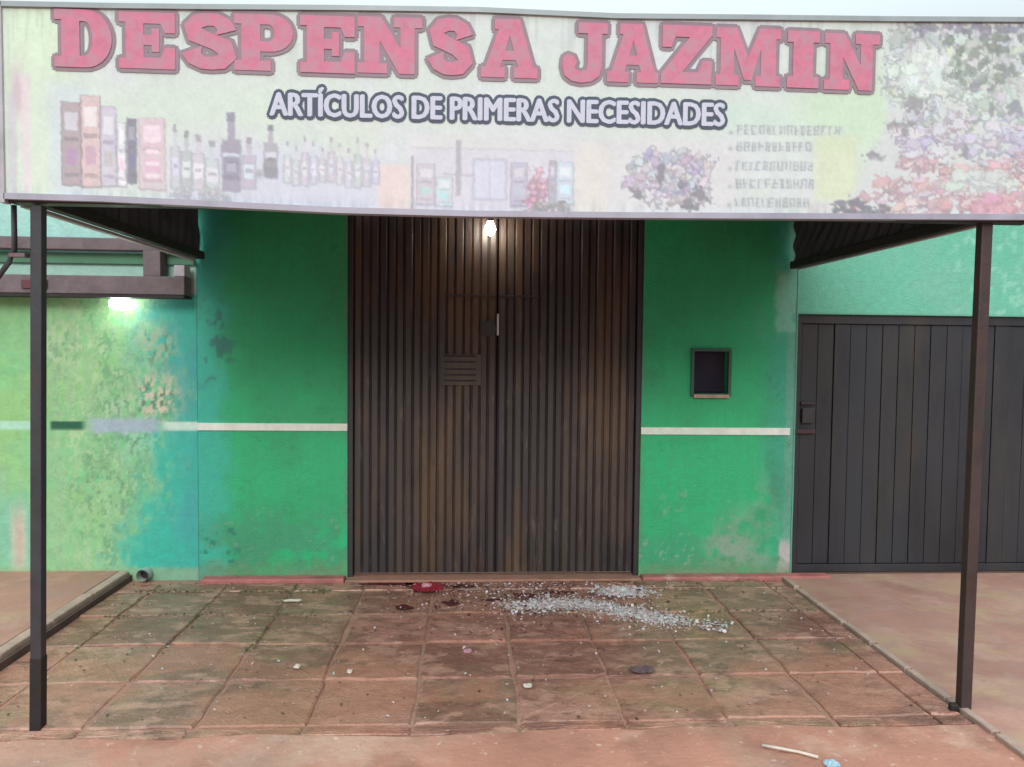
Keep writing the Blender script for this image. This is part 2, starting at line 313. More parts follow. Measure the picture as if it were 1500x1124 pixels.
# ------------------------------------------------------------------ shop building
DX0, DX1 = -.835, 1.2
shop = thing('shop_building', 'green painted shop front with white dado stripe and brown folding door under the canopy', 'building', (0, 0, 0))
G1 = s2l((46, 180, 120))
def facade_paint(x, z):
    n1 = fbm(x * 1.6, z * 1.6, 1); n2 = fbm(x * 6, z * 6, 2); n3 = fbm(x * 16, z * 16, 3)
    C = np.tile(G1, (len(x), 1))
    C = mixc(C, s2l((50, 156, 104)), sstep(.42, .68, n1) * .6)
    C = mixc(C, s2l((36, 188, 124)), sstep(.55, .75, fbm(x * 1.1, z * .8, 21)) * .7)
    C = C * (.86 + .06 * fbm(x * 3.2, z * 24, 51, 3) + .08 * fbm(x * 30, z * 2.0, 52, 3))[:, None]
    C = mixc(C, s2l((60, 150, 112)), sstep(.60, .70, fbm(x * 40, z * 1.6, 53, 3)) * .2)
    # turquoise repainted left edge
    w = 1 - sstep(-1.74, -1.56, x + (n2 - .5) * .22 + (n1 - .5) * .15)
    C = mixc(C, s2l((58, 176, 156)), w * .9)
    # scuffs on the turquoise edge
    w = sstep(.56, .68, n3) * (1 - sstep(-1.68, -1.5, x)) * sstep(1.2, 1.5, z) * (1 - sstep(1.75, 2.0, z))
    C = mixc(C, s2l((56, 112, 112)), w * .8)
    # right edge: bluish, then the light caught by the corner painted in as a pale line
    w = sstep(2.02, 2.25, x + (n2 - .5) * .2)
    C = mixc(C, s2l((62, 160, 138)), w * .75)
    w = sstep(2.22, 2.245, x + (n3 - .5) * .03)
    C = mixc(C, s2l((116, 160, 146)), w * .6)
    # overspill of the neighbour's pale paint near the top right
    w = sstep(2.12, 2.17, x + (n3 - .5) * .06) * sstep(1.72, 1.76, z + (n3 - .5) * .05) * (1 - sstep(2.1, 2.2, z))
    C = mixc(C, s2l((120, 186, 160)), w * .9)
    w = sstep(1.95, 2.12, x) * sstep(.55, .62, n2) * sstep(1.62, 1.75, z) * (1 - sstep(2.0, 2.15, z))
    C = mixc(C, s2l((84, 160, 138)), w * .8)
    # damp along the base
    w = (1 - sstep(.10, .62, z + (n1 - .5) * .35)) * sstep(.38, .6, n2)
    C = mixc(C, s2l((66, 146, 112)), w * .6)
    w = np.exp(-(((x + 1.25) / .42) ** 2 + ((z - .27) / .17) ** 2)) * sstep(.3, .6, n2)
    C = mixc(C, s2l((66, 146, 112)), np.clip(w * 1.2, 0, .6))
    for cx, cz, rx, rz, amt in ((1.83, .21, .13, .12, .9), (2.02, .14, .14, .09, .55), (1.98, .33, .16, .14, .45), (2.1, .5, .1, .2, .3)):
        w = np.exp(-(((x - cx) / rx) ** 2 + ((z - cz) / rz) ** 2)) * sstep(.35, .62, n3 * .6 + n2 * .4)
        C = mixc(C, s2l((138, 160, 142)), np.clip(w * 1.5, 0, 1) * amt)
    w = sstep(2.19, 2.22, x + (n3 - .5) * .06) * (1 - sstep(.2, .3, z + (n3 - .5) * .1))
    C = mixc(C, s2l((188, 180, 182)), w * .9)
    w = np.exp(-(((x - 1.95) / .3) ** 2 + ((z - .62) / .25) ** 2)) * sstep(.4, .6, n1)
    C = mixc(C, s2l((60, 128, 98)), np.clip(w, 0, .7))
    # drip of dirt above skirting
    w = (1 - sstep(.0, .05, z - .02)) * sstep(.35, .6, n2)
    C = mixc(C, s2l((120, 160, 118)), w * .7)
    # spots low on the left corner
    w = sstep(.66, .72, n3) * (1 - sstep(-1.62, -1.45, x)) * (1 - sstep(.45, .6, z))
    C = mixc(C, s2l((36, 120, 100)), w * .8)
    # flaked chips low on the wall and fine hairline cracks
    n7 = fbm(x * 34, z * 34, 57, 3)
    w = sstep(.68, .71, n7) * (1 - sstep(.15, .6, z + (n1 - .5) * .8)) * sstep(.45, .6, n2); C = mixc(C, s2l((130, 168, 142)), w * .7)
    w = sstep(.70, .72, n7) * sstep(.5, .6, n1); C = mixc(C, s2l((40, 134, 94)), w * .35)
    ck = np.abs(fbm(x * 2.4, z * 2.4, 58, 5) - .5); w = (1 - sstep(.0, .006, ck)) * sstep(.55, .65, fbm(x * 1.3, z * 1.3, 59)); C = mixc(C, s2l((36, 124, 88)), w * .4)
    w = (1 - sstep(.03, .16, z + (n3 - .5) * .16)); C = mixc(C, s2l((112, 130, 96)), w * .55)
    # darker, greyer strip beside the door jambs
    w = np.clip(1 - np.minimum(np.abs(x - DX0), np.abs(x - DX1)) / .04, 0, 1) * sstep(.3, .6, n2)
    C = mixc(C, s2l((96, 130, 104)), w * .5)
    return C
BX0, BX1, BZ0, BZ1 = 1.565, 1.808, 1.3, 1.595
grid_wall('wall', [-1.84, DX0, DX1, BX0, BX1, 2.29], [-.03, BZ0, BZ1, 2.78, 3.5], [(DX0, DX1, -1, 2.78), (BX0, BX1, BZ0, BZ1)], .010, facade_paint, M_paint, parent=shop, relief=.008)
# white dado stripe: raised band pieces
MB().box(-1.838, DX0 + .001, -.012, .004, 1.025, 1.075).build('stripe', M_white, shop, bevel=.002)
MB().box(DX1 - .001, 2.262, -.012, .004, 1.01, 1.06).build('stripe', M_white, shop, bevel=.002)
# red painted step
MB().box(-1.8, DX0 - .01, -.095, -.004, -.02, .026).build('step', M_step, shop, bevel=.008)
MB().box(DX1 + .01, 2.55, -.095, -.004, -.02, .024).build('step', M_step, shop, bevel=.008)
MB().box(DX0 - .008, DX1 + .008, -.07, .1, -.03, .006).build('threshold', M_mortar, shop, bevel=.004)
MB().box(-1.84, 2.29, .0, .2, 3.5, 3.52).build('coping', M_beam, shop)
# folding door: frame, two leaves of ribbed steel slats
MB().box(DX0, DX0 + .035, .012, .12, .006, 2.78).box(DX1 - .035, DX1, .012, .12, .006, 2.78).box(DX0 + .035, DX1 - .035, .012, .12, 2.70, 2.78).build('door_frame', M_frame, shop, bevel=.003)
SEAM = .189
MB().box(DX0 + .03, DX1 - .03, .135, .15, 0, 2.78).build('door_backing', M_hole, shop)
def slat_mesh(w, h):
    prof = [(-w / 2, .011), (-w / 2 + .005, .008), (-w * .32, 0), (w * .32, 0), (w / 2 - .005, .008), (w / 2, .011)]
    mb = MB(); vs = [(x, y, z) for z in (0, h * .33, h * .66, h) for x, y in prof]; n = len(prof)
    mb.add(vs, [(k * n + i, k * n + i + 1, (k + 1) * n + i + 1, (k + 1) * n + i) for k in range(3) for i in range(n - 1)])
    me = mb.mesh('slat'); me.materials.append(M_slat); return me
for (a, b) in ((DX0 + .036, SEAM - .006), (SEAM + .006, DX1 - .036)):
    leaf = MB().box(a, b, .058, .066, .03, 2.67).build('door_leaf', M_frame, shop)
    N = 17; w = (b - a) / N; me = slat_mesh(w * .97, 2.64)
    for k in range(N):
        o = bpy.data.objects.new('slat', me); COL.objects.link(o); o.parent = leaf
        o.location = (a + w * (k + .5), .036 + random.uniform(-.003, .003) + (.004 if k % 2 else 0), .03)
        o.rotation_euler = (random.uniform(-.0012, .0012), 0, random.uniform(-.09, .09))
    if a < 0: leafL = leaf
    else: leafR = leaf
MB().box(-.17, .182, .030, .036, 1.958, 1.970).build('cross_bar', M_frame, leafL, bevel=.002)
MB().box(.196, .48, .030, .036, 1.958, 1.970).build('cross_bar', M_frame, leafR, bevel=.002)
MB().tube([(.125, .03, 1.735), (.125, .012, 1.735)], .055, 18).build('lock_plate', M_frame, leafL, smooth_=False)
MB().box(.183, .199, .004, .03, 1.69, 1.84).build('door_pull', M_chrome, leafL, bevel=.003)
mb = MB().box(-.20, .08, .028, .033, 1.34, 1.56)
plate = mb.build('vent_plate', M_slat, leafL, bevel=.003)
for zz in (1.37, 1.41, 1.45, 1.50, 1.54): MB().box(-.18, .04, .022, .0275, zz, zz + .010).build('louvre', M_black, plate)
# meter box
mbx = MB()
t = .022
mbx.box(BX0 - t, BX0, -.018, .02, BZ0 - t, BZ1 + t).box(BX1, BX1 + t, -.018, .02, BZ0 - t, BZ1 + t).box(BX0, BX1, -.018, .02, BZ1, BZ1 + t).box(BX0, BX1, -.024, .02, BZ0 - t, BZ0)
mf = mbx.build('meter_box', M_boxframe, shop, bevel=.002)
MB().box(BX0, BX1, .07, .08, BZ0, BZ1).build('meter_door', M_hole, mf)
MB().box(BX0 + .01, BX1 - .01, .045, .07, BZ0 + .01, BZ0 + .03).build('meter_shelf', M_hole, mf)
MB().box(BX0 - .005, BX1 + .005, -.035, -.022, BZ0 - .03, BZ0 - .006).build('meter_sill', M_curb, mf, bevel=.002)

# ------------------------------------------------------------------ left mural wall
mural = thing('mural_wall', 'low wall with a faded light green leafy mural left of the shop', 'wall', (-2.4, 0, 0))
mural_off = Vector((2.4, 0, 0))
def mural_paint(x, z):
    n1 = fbm(x * 2.2, z * 2.2, 31); n2 = fbm(x * 9, z * 5, 32); n3 = fbm(x * 26, z * 14, 33); n4 = fbm(x * 22, z * 1.5, 34); n5 = fbm(x * 45, z * 24, 35)
    C = np.tile(s2l((134, 192, 138)), (len(x), 1))
    C = mixc(C, s2l((146, 194, 126)), sstep(.45, .65, n1) * .8)
    C = mixc(C, s2l((110, 196, 142)), sstep(.5, .7, fbm(x * 1.5, z * 3, 36)) * .7)
    C = mixc(C, s2l((150, 186, 150)), sstep(.52, .7, n4) * .6)
    inner = sstep(-2.95, -2.6, x)
    C = mixc(C, s2l((156, 194, 148)), sstep(.52, .6, n3) * inner * .8)
    C = mixc(C, s2l((104, 160, 120)), sstep(.50, .60, n2 * .5 + n5 * .5) * inner * .8)
    C = mixc(C, s2l((176, 206, 160)), sstep(.60, .68, n5) * inner * .7)
    # turquoise ground to the right
    edge = -2.1 + .22 * (n1 - .5) * 2 + .16 * (n2 - .5) - .22 * np.exp(-((z - .2) / .25) ** 2) - .12 * np.exp(-((z - 1.75) / .3) ** 2)
    w = sstep(-.16, .16, x - edge + (n3 - .5) * .34 + (n5 - .5) * .2)
    T = mixc(np.tile(s2l((58, 178, 158)), (len(x), 1)), s2l((66, 166, 160)), sstep(.4, .7, n1))
    C = C * (1 - w[:, None]) + T * w[:, None]
    # flower heads
    for cx, cz, rx, rz, c, a in ((-2.12, 1.24, .13, .15, (196, 192, 170), 1), (-2.13, 1.60, .13, .12, (150, 176, 150), .9), (-2.38, 1.2, .12, .1, (160, 196, 160), .7), (-2.25, .95, .12, .1, (150, 210, 180), .7), (-2.45, .55, .18, .25, (146, 196, 140), .6), (-2.75, 1.6, .15, .15, (176, 200, 160), .5)):
        d = ((x - cx) / rx) ** 2 + ((z - cz) / rz) ** 2
        w = np.exp(-d) * sstep(.42, .55, n5)
        C = mixc(C, s2l(c), np.clip(1.6 * w, 0, 1) * a)
        w = np.exp(-d) * sstep(.56, .66, fbm(x * 50, z * 30, 39))
        C = mixc(C, s2l((92, 140, 112)), np.clip(1.5 * w, 0, 1) * a)
    # pale pink figure at the lower left, bluish ground
    w = np.exp(-(((x + 3.05) / .13) ** 4 + ((z - .32) / .26) ** 4)); C = mixc(C, s2l((120, 186, 168)), w * .7)
    w = np.exp(-(((x + 3.03) / .055) ** 4 + ((z - .28) / .22) ** 4)); C = mixc(C, s2l((188, 190, 172)), w)
    w = np.exp(-(((x + 3.03) / .025) ** 4 + ((z - .26) / .18) ** 4)); C = mixc(C, s2l((190, 170, 158)), w * .8)
    # white stripe, broken and over-painted
    b = sstep(1.02, 1.03, z) * (1 - sstep(1.075, 1.085, z))
    w = b * (1 - sstep(-2.86, -2.85, x)); C = mixc(C, s2l((170, 214, 196)), w * .9)
    w = b * sstep(-2.82, -2.8, x) * (1 - sstep(-2.62, -2.56, x)); C = mixc(C, s2l((34, 92, 68)), w)
    w = sstep(.99, 1.02, z + (n5 - .5) * .03) * (1 - sstep(1.085, 1.12, z + (n5 - .5) * .03)) * sstep(-2.6, -2.5, x) * (1 - sstep(-2.15, -2.05, x)); C = mixc(C, s2l((162, 178, 196)), w * .85)
    w = b * sstep(-2.12, -2.02, x); C = mixc(C, s2l((196, 222, 210)), w)
    w = (1 - sstep(.06, .1, z + (n3 - .5) * .03)); C = mixc(C, s2l((150, 170, 130)), w * .6)
    # upper part: pale turquoise
    w = sstep(1.935, 1.945, z); C = mixc(C, s2l((168, 208, 196)), w)
    w = sstep(2.2, 2.205, z) ; C = mixc(C, s2l((162, 208, 200)), w)
    return C
o = grid_wall('wall', [-6.5, -3.3, -1.842], [-.03, 2.6], [], .012, mural_paint, M_mural, depth=.18, parent=mural, relief=.008)
o.matrix_parent_inverse = Matrix.Translation(mural_off) if False else Matrix.Identity(4); o.location = mural_off
def lw(o): o.location = mural_off; return o
lw(MB().box(-6.5, -1.846, -.03, -.006, 2.135, 2.205).build('painted_band', M_greenrail, mural, bevel=.003))
lean = thing('lean_to_frame', 'weathered brown horizontal beams of a lean-to above the green mural', 'beam frame', (-2.4, -.1, 1.93))
def lt(o): o.location = (2.4, .1, -1.93); return o
lt(MB().box(-6.5, -1.86, -.17, -.04, 1.925, 2.045).build('main_beam', M_beam, lean, bevel=.006))
lt(MB().box(-6.5, -1.875, -.12, -.035, 2.215, 2.295).build('upper_rail', M_beam, lean, bevel=.006))
lt(MB().box(-2.13, -2.02, -.15, -.045, 2.047, 2.213).build('stub_post', M_beam, lean, bevel=.004))
lt(MB().box(-6.5, -1.862, -.178, -.03, 1.905, 1.923).build('drip_edge', M_black, lean))
lt(MB().box(-1.93, -1.862, -.16, -.05, 2.047, 2.12).build('end_block', M_rail, lean, bevel=.004))
lt(MB().box(-2.88, -2.72, -.185, -.172, 1.955, 2.01).build('rust_plate', mat('rust_red', S(104, 60, 68), rough=.8, noise=.3), lean, bevel=.002))

# ------------------------------------------------------------------ right gate wall
gw = thing('gate_wall', 'pale turquoise neighbouring wall above a dark slatted metal gate', 'wall', (2.4, 0, 0))
def gwall_paint(x, z):
    n1 = fbm(x * 1.7, z * 1.7, 41); n2 = fbm(x * 8, z * 8, 42); n3 = fbm(x * 20, z * 20, 43)
    C = np.tile(s2l((104, 184, 158)), (len(x), 1))
    C = mixc(C, s2l((118, 182, 164)), sstep(.42, .66, n1) * .8)
    C = mixc(C, s2l((104, 186, 156)), sstep(.5, .68, n2) * (1 - sstep(2.55, 2.8, x)) * .8)
    C = mixc(C, s2l((150, 208, 188)), sstep(.58, .7, n3) * sstep(3.3, 3.5, x) * .6)
    C = mixc(C, s2l((90, 150, 128)), (1 - sstep(1.86, 1.885, z)) * .8)
    return C
GX1 = 5.2
o = grid_wall('wall', [2.292, 2.302, GX1, 6.5], [-.03, 1.865, 3.5], [(2.302, GX1, -1, 1.865)], .02, gwall_paint, M_paint, depth=.2, y=-.004, parent=gw, relief=.006); o.location = (-2.4, 0, 0)
gate = MB().box(2.304, GX1 - .002, .02, .06, 1.80, 1.86).box(2.304, GX1, .02, .06, .02, .075).box(2.304, 2.345, .02, .06, .075, 1.80).build('gate', M_gate, gw, bevel=.003); gate.location = (-2.4, 0, 0)
w = .118; k = 0; x = 2.35
me = MB().box(-w / 2 + .002, w / 2 - .002, 0, .008, 0, 1.72).mesh('slat', bevel=.003); me.materials.append(M_gate)
while x + w < GX1:
    if True:
        o = bpy.data.objects.new('slat', me); COL.objects.link(o); o.parent = gate; o.location = (x + w / 2, .036 + random.uniform(-.004, .004), .078); o.rotation_euler = (random.uniform(-.002, .002), 0, random.uniform(-.03, .03)); k += 1
    x += w
MB().box(2.304, GX1, .07, .08, 0, 1.86).build('gate_backing', M_hole, gate)
MB().box(2.304, GX1, .004, .06, -.01, .018).build('bottom_rail', mat('rusty_brown_rail', S(96, 74, 60), rough=.8, noise=.3), gate)
MB().box(2.35, 2.44, -.008, .018, 1.095, 1.2).build('lock_box', M_frame, gate, bevel=.004)
MB().box(2.30, 2.45, -.006, .018, 1.02, 1.05).build('bolt', mat('dull_red_paint', S(62, 36, 44), rough=.6, noise=.3), gate, bevel=.003)
MB().box(2.34, 2.45, -.004, .018, 1.225, 1.245).build('bolt', mat('dull_red_paint', S(54, 34, 42), rough=.6, noise=.3), gate, bevel=.003)

# ------------------------------------------------------------------ canopy
can = thing('entrance_canopy', 'dark sheet metal canopy on two thin posts in front of the shop', 'canopy', (0, -2.0, 0))
def cn(o): o.location = (0, 2.0, 0) if o.parent is can else (0, 0, 0); return o
pl = cn(MB().bar((-1.790, -2.055, -.01), (-1.752, -2.055, 2.16), .045, .045).build('post', M_post_l, can, bevel=.005)); pl['label'] = 'grey left post with blackened foot'
MB().bar((-1.791, -2.055, -.012), (-1.784, -2.055, .3), .0475).build('post_foot', M_black, pl, bevel=.003)
pr = cn(MB().bar((2.222, -2.04, -.01), (2.236, -2.04, 2.17), .05, .045).build('post', M_post_r, can, bevel=.005)); pr['label'] = 'rust brown right post'
MB().box(2.15, 2.19, -2.065, -2.035, 0.0, .04).build('post_shim', M_black, pr, bevel=.01)
cn(MB().box(-1.86, 2.42, -2.085, -2.01, 2.165, 2.235).build('front_beam', M_frame, can, bevel=.004))
for x in (-1.80, 2.245):
    cn(MB().box(x - .025, x + .025, -2.008, -.03, 2.175, 2.225).build('side_beam', M_black, can, bevel=.004))
    s = -1 if x < 0 else 1
cn(MB().box(-1.855, -1.828, -2.0, -.05, 2.16, 2.175).build('edge_trim', M_rail, can))
cn(MB().box(2.272, 2.295, -2.0, -.05, 2.17, 2.182).build('edge_trim', M_rail, can))
# side cladding: rippled sheets, ripples leaning forwards
def side_sheet(x, lean_):
    mb = MB(); ny, nz = 110, 16; V = []
    for j in range(nz + 1):
        for i in range(ny + 1):
            y = -2.0 + 1.95 * i / ny; z0 = 2.226; z1 = 2.42 + .063 * (y + 2.0)
            z = z0 + (z1 - z0) * j / nz
            d = .011 * math.sin((y + lean_ * z) * 2 * math.pi / .13) + .02 * float(vnoise(y * 5, z * 9 + x, 55))
            V.append((x + d, y, z))
    mb.add(V, [(j * (ny + 1) + i, j * (ny + 1) + i + 1, (j + 1) * (ny + 1) + i + 1, (j + 1) * (ny + 1) + i) for j in range(nz) for i in range(ny)])
    return cn(mb.build('side_sheet', M_roof, can, smooth_=True))
side_sheet(-1.81, 0); side_sheet(2.235, .9)
mb = MB(); V = []; nx = 330
for i in range(nx + 1):
    x = -1.86 + 4.2 * i / nx; d = .012 * math.sin(x * 2 * math.pi / .076)
    V += [(x, -2.05, 2.42 + d), (x, -.004, 2.555 + d)]
mb.add(V, [(2 * i, 2 * i + 2, 2 * i + 3, 2 * i + 1) for i in range(nx)])
cn(mb.build('roof_sheet', M_roof, can, smooth_=True))
for y in (-1.9, -1.37, -.84, -.32):
    z = 2.42 + .135 * (y + 2.05) / 2.05 - .045
    cn(MB().box(-1.79, 2.22, y - .02, y + .02, z - .03, z + .028).build('rafter', M_frame, can))
cn(MB().box(-1.84, -1.822, -.08, -.05, 2.29, 2.40).build('light_sliver', M_rail, can, bevel=.003))  # pale sliver added to stand for the lit edge at the facade corner
pipe = cn(MB().tube([(-1.852, -2.05, 2.16), (-1.852, -2.05, 1.98), (-1.875, -2.05, 1.93), (-1.925, -2.05, 1.86), (-1.98, -2.05, 1.84)], .011, 8).build('bent_conduit', M_frame, can, smooth_=True))
cn(MB().box(-1.862, -1.80, -2.075, -2.035, 1.95, 1.965).build('conduit_clip', M_beam, can))

# ------------------------------------------------------------------ lamps
lamp = thing('hanging_bulb', 'small lit bulb hanging in front of the brown door top', 'light bulb', (.129, -.10, 2.408))
MB().tube([(0, 0, -.05), (0, 0, -.045), (0, 0, -.03), (0, 0, -.01), (0, 0, .012), (0, 0, .03), (0, 0, .045)], [.007, .018, .030, .036, .032, .022, .018], 16).build('bulb', M_bulb, lamp, smooth_=True)
MB().tube([(0, 0, .045), (0, 0, .085)], .021, 12).build('socket', M_frame, lamp)
MB().tube([(0, 0, .085), (.003, 0, .12), (0, 0, .142)], .004, 6).build('cord', M_black, lamp)
lamp2 = thing('wall_lamp', 'bright lit lamp under the brown beam over the mural', 'lamp', (-2.295, -.11, 1.88))
MB().tube([(0, 0, -.055), (0, 0, -.05), (0, 0, -.035), (0, 0, -.01), (0, 0, .012), (0, 0, .022)], [.012, .045, .062, .068, .06, .05], 18).build('bulb', M_bulb2, lamp2, smooth_=True)
MB().tube([(0, 0, .0215), (0, 0, .026)], .055, 18).build('lamp_base', M_rail, lamp2)

# ------------------------------------------------------------------ shop sign
KX = [5, 150, 300, 500, 700, 900, 1100, 1300, 1500, 1560]          # print columns (units of the artwork)
KT = [9, 12, 14, 15, 18, 27, 29, 31, 32, 33]; KB = [290, 294, 301, 311, 316, 318, 319, 320, 321, 321]
WX = [-1.856, -1.474, -1.073, -0.53, 0.024, 0.589, 1.165, 1.752, 2.351, 2.533]
WT = [2.929, 2.934, 2.943, 2.958, 2.969, 2.963, 2.977, 2.99, 3.007, 3.011]; WB = [2.18, 2.177, 2.166, 2.15, 2.147, 2.153, 2.161, 2.17, 2.179, 2.182]
def art(px, py):
    px = np.asarray(px, float); py = np.asarray(py, float)
    t = (py - np.interp(px, KX, KT)) / (np.interp(px, KX, KB) - np.interp(px, KX, KT))
    zt = np.interp(px, KX, WT); zb = np.interp(px, KX, WB)
    return np.interp(px, KX, WX), zt + (zb - zt) * t
YS = -2.1
sign = thing('shop_sign', 'long pale printed banner sign with red DESPENSA JAZMIN lettering above the canopy', 'sign', (0, YS, 2.55))
def sg(o):
    o.location = (0, -YS, -2.55); return o
def banner_colour(px, v):
    """printed artwork: px 5..1560 across, v 0..285 downwards"""
    px0, v0_ = px, v
    px = px + 3.5 * (fbm(px0 / 6, v0_ / 6, 67, 2) - .5); v = v + 3.5 * (fbm(px0 / 6 + 50, v0_ / 6, 68, 2) - .5)
    n1 = fbm(px / 60, v / 60, 61); n2 = fbm(px / 14, v / 14, 62); n3 = vnoise(px / 4.2, v / 4.2, 63)
    C = np.tile(s2l((208, 220, 212)), (len(px), 1))
    rr = random.Random(21)
    def blend(w, c, a=1.):
        nonlocal C
        C = mixc(C, s2l(c), np.clip(w, 0, 1) * a)
    def rect(x0, x1, v0, v1, s=4): return sstep(x0 - s, x0 + s, px) * (1 - sstep(x1 - s, x1 + s, px)) * sstep(v0 - s, v0 + s, v) * (1 - sstep(v1 - s, v1 + s, v))
    def ell(cx, cv, rx, rv, p=2): return np.clip(1.35 * np.exp(-(np.abs((px - cx) / rx) ** p + np.abs((v - cv) / rv) ** p)), 0, 1)
    def blob(cx, cv, rx, rv, c, rim, a=.9, an=0.):
        """a crisp little shape with a darker lower rim"""
        m = (np.abs(px - cx) < 2.2 * max(rx, rv) + 6) & (np.abs(v - cv) < 2.2 * max(rx, rv) + 6)
        if not m.any(): return
        X = px[m] - cx; Y = v[m] - cv; ca, sa = math.cos(an), math.sin(an)
        d1 = np.sqrt(((X * ca + Y * sa) / rx) ** 2 + ((-X * sa + Y * ca) / rv) ** 2); Y2 = Y - 1.6
        d2 = np.sqrt(((X * ca + Y2 * sa) / (rx + 1.6)) ** 2 + ((-X * sa + Y2 * ca) / (rv + 1.6)) ** 2)
        jit = 1 + 1.1 * (n3[m] - .5) + .7 * (n2[m] - .5); d1 = d1 * jit; d2 = d2 * jit
        k = 1.6 / min(rx, rv)
        w = (1 - sstep(1 - k * .5, 1 + k, d2)) * a; C[m] = C[m] * (1 - w[:, None]) + s2l(rim) * w[:, None]
        w = (1 - sstep(1 - k, 1 + k * .3, d1)) * a; C[m] = C[m] * (1 - w[:, None]) + s2l(c) * w[:, None]
    def vary(c, d=14): return tuple(min(255, max(0, q + rr.uniform(-d, d))) for q in c)
    blend(sstep(.4, .7, n1), (212, 216, 222), .8)
    blend(1 - sstep(60, 130, px), (214, 234, 206), .8)
    blend(ell(70, 40, 60, 60), (214, 238, 200), .7)
    blend(rect(60, 430, 110, 170, 20), (208, 224, 208), .8)
    blend(rect(250, 570, 195, 290, 16), (206, 208, 228), .85)
    blend(rect(70, 130, 115, 290, 12), (204, 216, 226), .7)
    blend(rect(553, 603, 215, 290, 6), (230, 206, 202), .85)
    blend(rect(480, 560, 150, 215, 14), (212, 222, 206), .7)
    blend(rect(600, 1080, 170, 290, 14), (217, 214, 219), .8)
    blend(rect(845, 890, 185, 290, 14), (224, 217, 210), .85)
    blend(ell(1250, 130, 90, 60), (198, 226, 192), .9)
    blend(rect(1195, 1258, 165, 262, 12), (208, 220, 180), .9)
    blend(ell(1100, 140, 60, 25), (200, 222, 208), .8)
    blend(rect(1180, 1300, 262, 290, 6), (210, 206, 206), .8)
    # left edge strip
    blend(ell(26, 125, 11, 34), (204, 168, 184), .8); blend(rect(10, 24, 130, 290, 3), (198, 192, 204), .8); blend(rect(30, 44, 100, 290, 4), (228, 210, 218), .8)
    # tall packets, side by side
    def packet(x0, x1, v0, v1, c, lab, dark):
        blend(rect(x0 - 2, x1 + 2, v0 - 1, v1 + 3, 1.4), dark, .8); blend(rect(x0, x1, v0, v1, 1.4), c, .95)
        blend(rect(x0, x1, v0, v1, 1.4) * sstep(.5, .62, n3), vary(c, 24), .6)
        h = v1 - v0; w = x1 - x0
        blend(rect(x0 + w * .15, x1 - w * .15, v0 + h * .12, v0 + h * .34, 1.4), lab, .9)
        blend(rect(x0 + w * .1, x1 - w * .1, v0 + h * .42, v0 + h * .47, 1), dark, .6)
        blend(rect(x0 + w * .2, x1 - w * .2, v0 + h * .56, v0 + h * .76, 1.6), vary(c, 40), .8)
        blend(rect(x0 + w * .1, x1 - w * .1, v0 + h * .86, v0 + h * .91, 1), dark, .5)
    packet(90, 117, 140, 262, (176, 148, 156), (214, 210, 224), (98, 88, 108))
    packet(119, 145, 130, 264, (214, 186, 188), (242, 232, 234), (120, 96, 106))
    packet(148, 168, 146, 262, (202, 200, 210), (226, 226, 234), (132, 128, 146))
    packet(172, 182, 168, 262, (232, 230, 240), (244, 244, 250), (140, 138, 154))
    packet(186, 198, 162, 256, (112, 106, 126), (160, 154, 174), (84, 80, 98))
    packet(204, 240, 160, 264, (220, 188, 204), (240, 212, 228), (176, 146, 164))
    for q in range(5): blend(rect(212, 232, 170 + q * 18, 176 + q * 18, 1.2), (246, 222, 234), .9)
    # jars and bottles
    def bottle(cx, v0, v1, w, c, cap_):
        h = v1 - v0
        blend(rect(cx - w - 1.5, cx + w + 1.5, v0 + h * .34, v1 + 1.5, 2), (136, 132, 150), .75)
        blend(rect(cx - w, cx + w, v0 + h * .36, v1, 2), c, .95); blend(rect(cx - w * .42, cx + w * .42, v0 + h * .1, v0 + h * .38, 1.6), c, .95)
        blend(rect(cx - w * .5, cx + w * .5, v0, v0 + h * .12, 1.2), cap_, .95)
        blend(rect(cx - w + 1, cx + w - 1, v0 + h * .52, v0 + h * .8, 1.4), vary((224, 222, 234), 12), .85)
        blend(rect(cx - w * .6, cx + w * .6, v0 + h * .62, v0 + h * .68, 1), cap_, .7)
    bottle(256, 168, 262, 6, (196, 200, 208), (150, 150, 166)); bottle(272, 176, 264, 7, (178, 186, 188), (120, 128, 134)); bottle(290, 182, 262, 8, (206, 200, 212), (158, 152, 164)); bottle(310, 190, 266, 9, (196, 206, 210), (150, 150, 162))
    bottle(338, 148, 262, 13, (150, 140, 164), (120, 116, 136)); blend(rect(326, 350, 212, 246, 2), (116, 108, 134), .85); blend(rect(331, 345, 222, 234, 1.5), (176, 166, 190), .9)
    bottle(364, 184, 258, 9, (190, 178, 198), (146, 134, 156)); bottle(396, 164, 240, 9, (168, 164, 178), (100, 96, 112)); blend(rect(386, 406, 212, 240, 2), (118, 114, 128), .8); blend(ell(379, 236, 7, 6), (150, 146, 158), .8)
    for q in range(11):
        bottle(420 + q * 13, 186 + 9 * math.sin(q * 2.1), 246 + 4 * math.sin(q), 4.2, vary((204, 204, 218), 10), vary((166, 166, 182), 12))
    for _ in range(46):
        blob(rr.uniform(255, 340), rr.uniform(262, 276), rr.uniform(2, 5), rr.uniform(2, 4), vary((214, 216, 222)), (160, 164, 172), .7)
    # kitchen pictures
    blend(rect(604, 842, 192, 280, 1.5), (212, 208, 224), .85)
    blend(rect(602, 606, 202, 282, 1), (150, 140, 150), .8); blend(rect(604, 842, 279, 282, 1), (176, 168, 176), .7); blend(rect(604, 842, 190, 192, 1), (180, 176, 188), .6)
    packet(612, 636, 214, 270, (204, 198, 214), (224, 218, 230), (160, 150, 168)); packet(640, 662, 232, 272, (204, 212, 222), (226, 230, 238), (168, 164, 178))
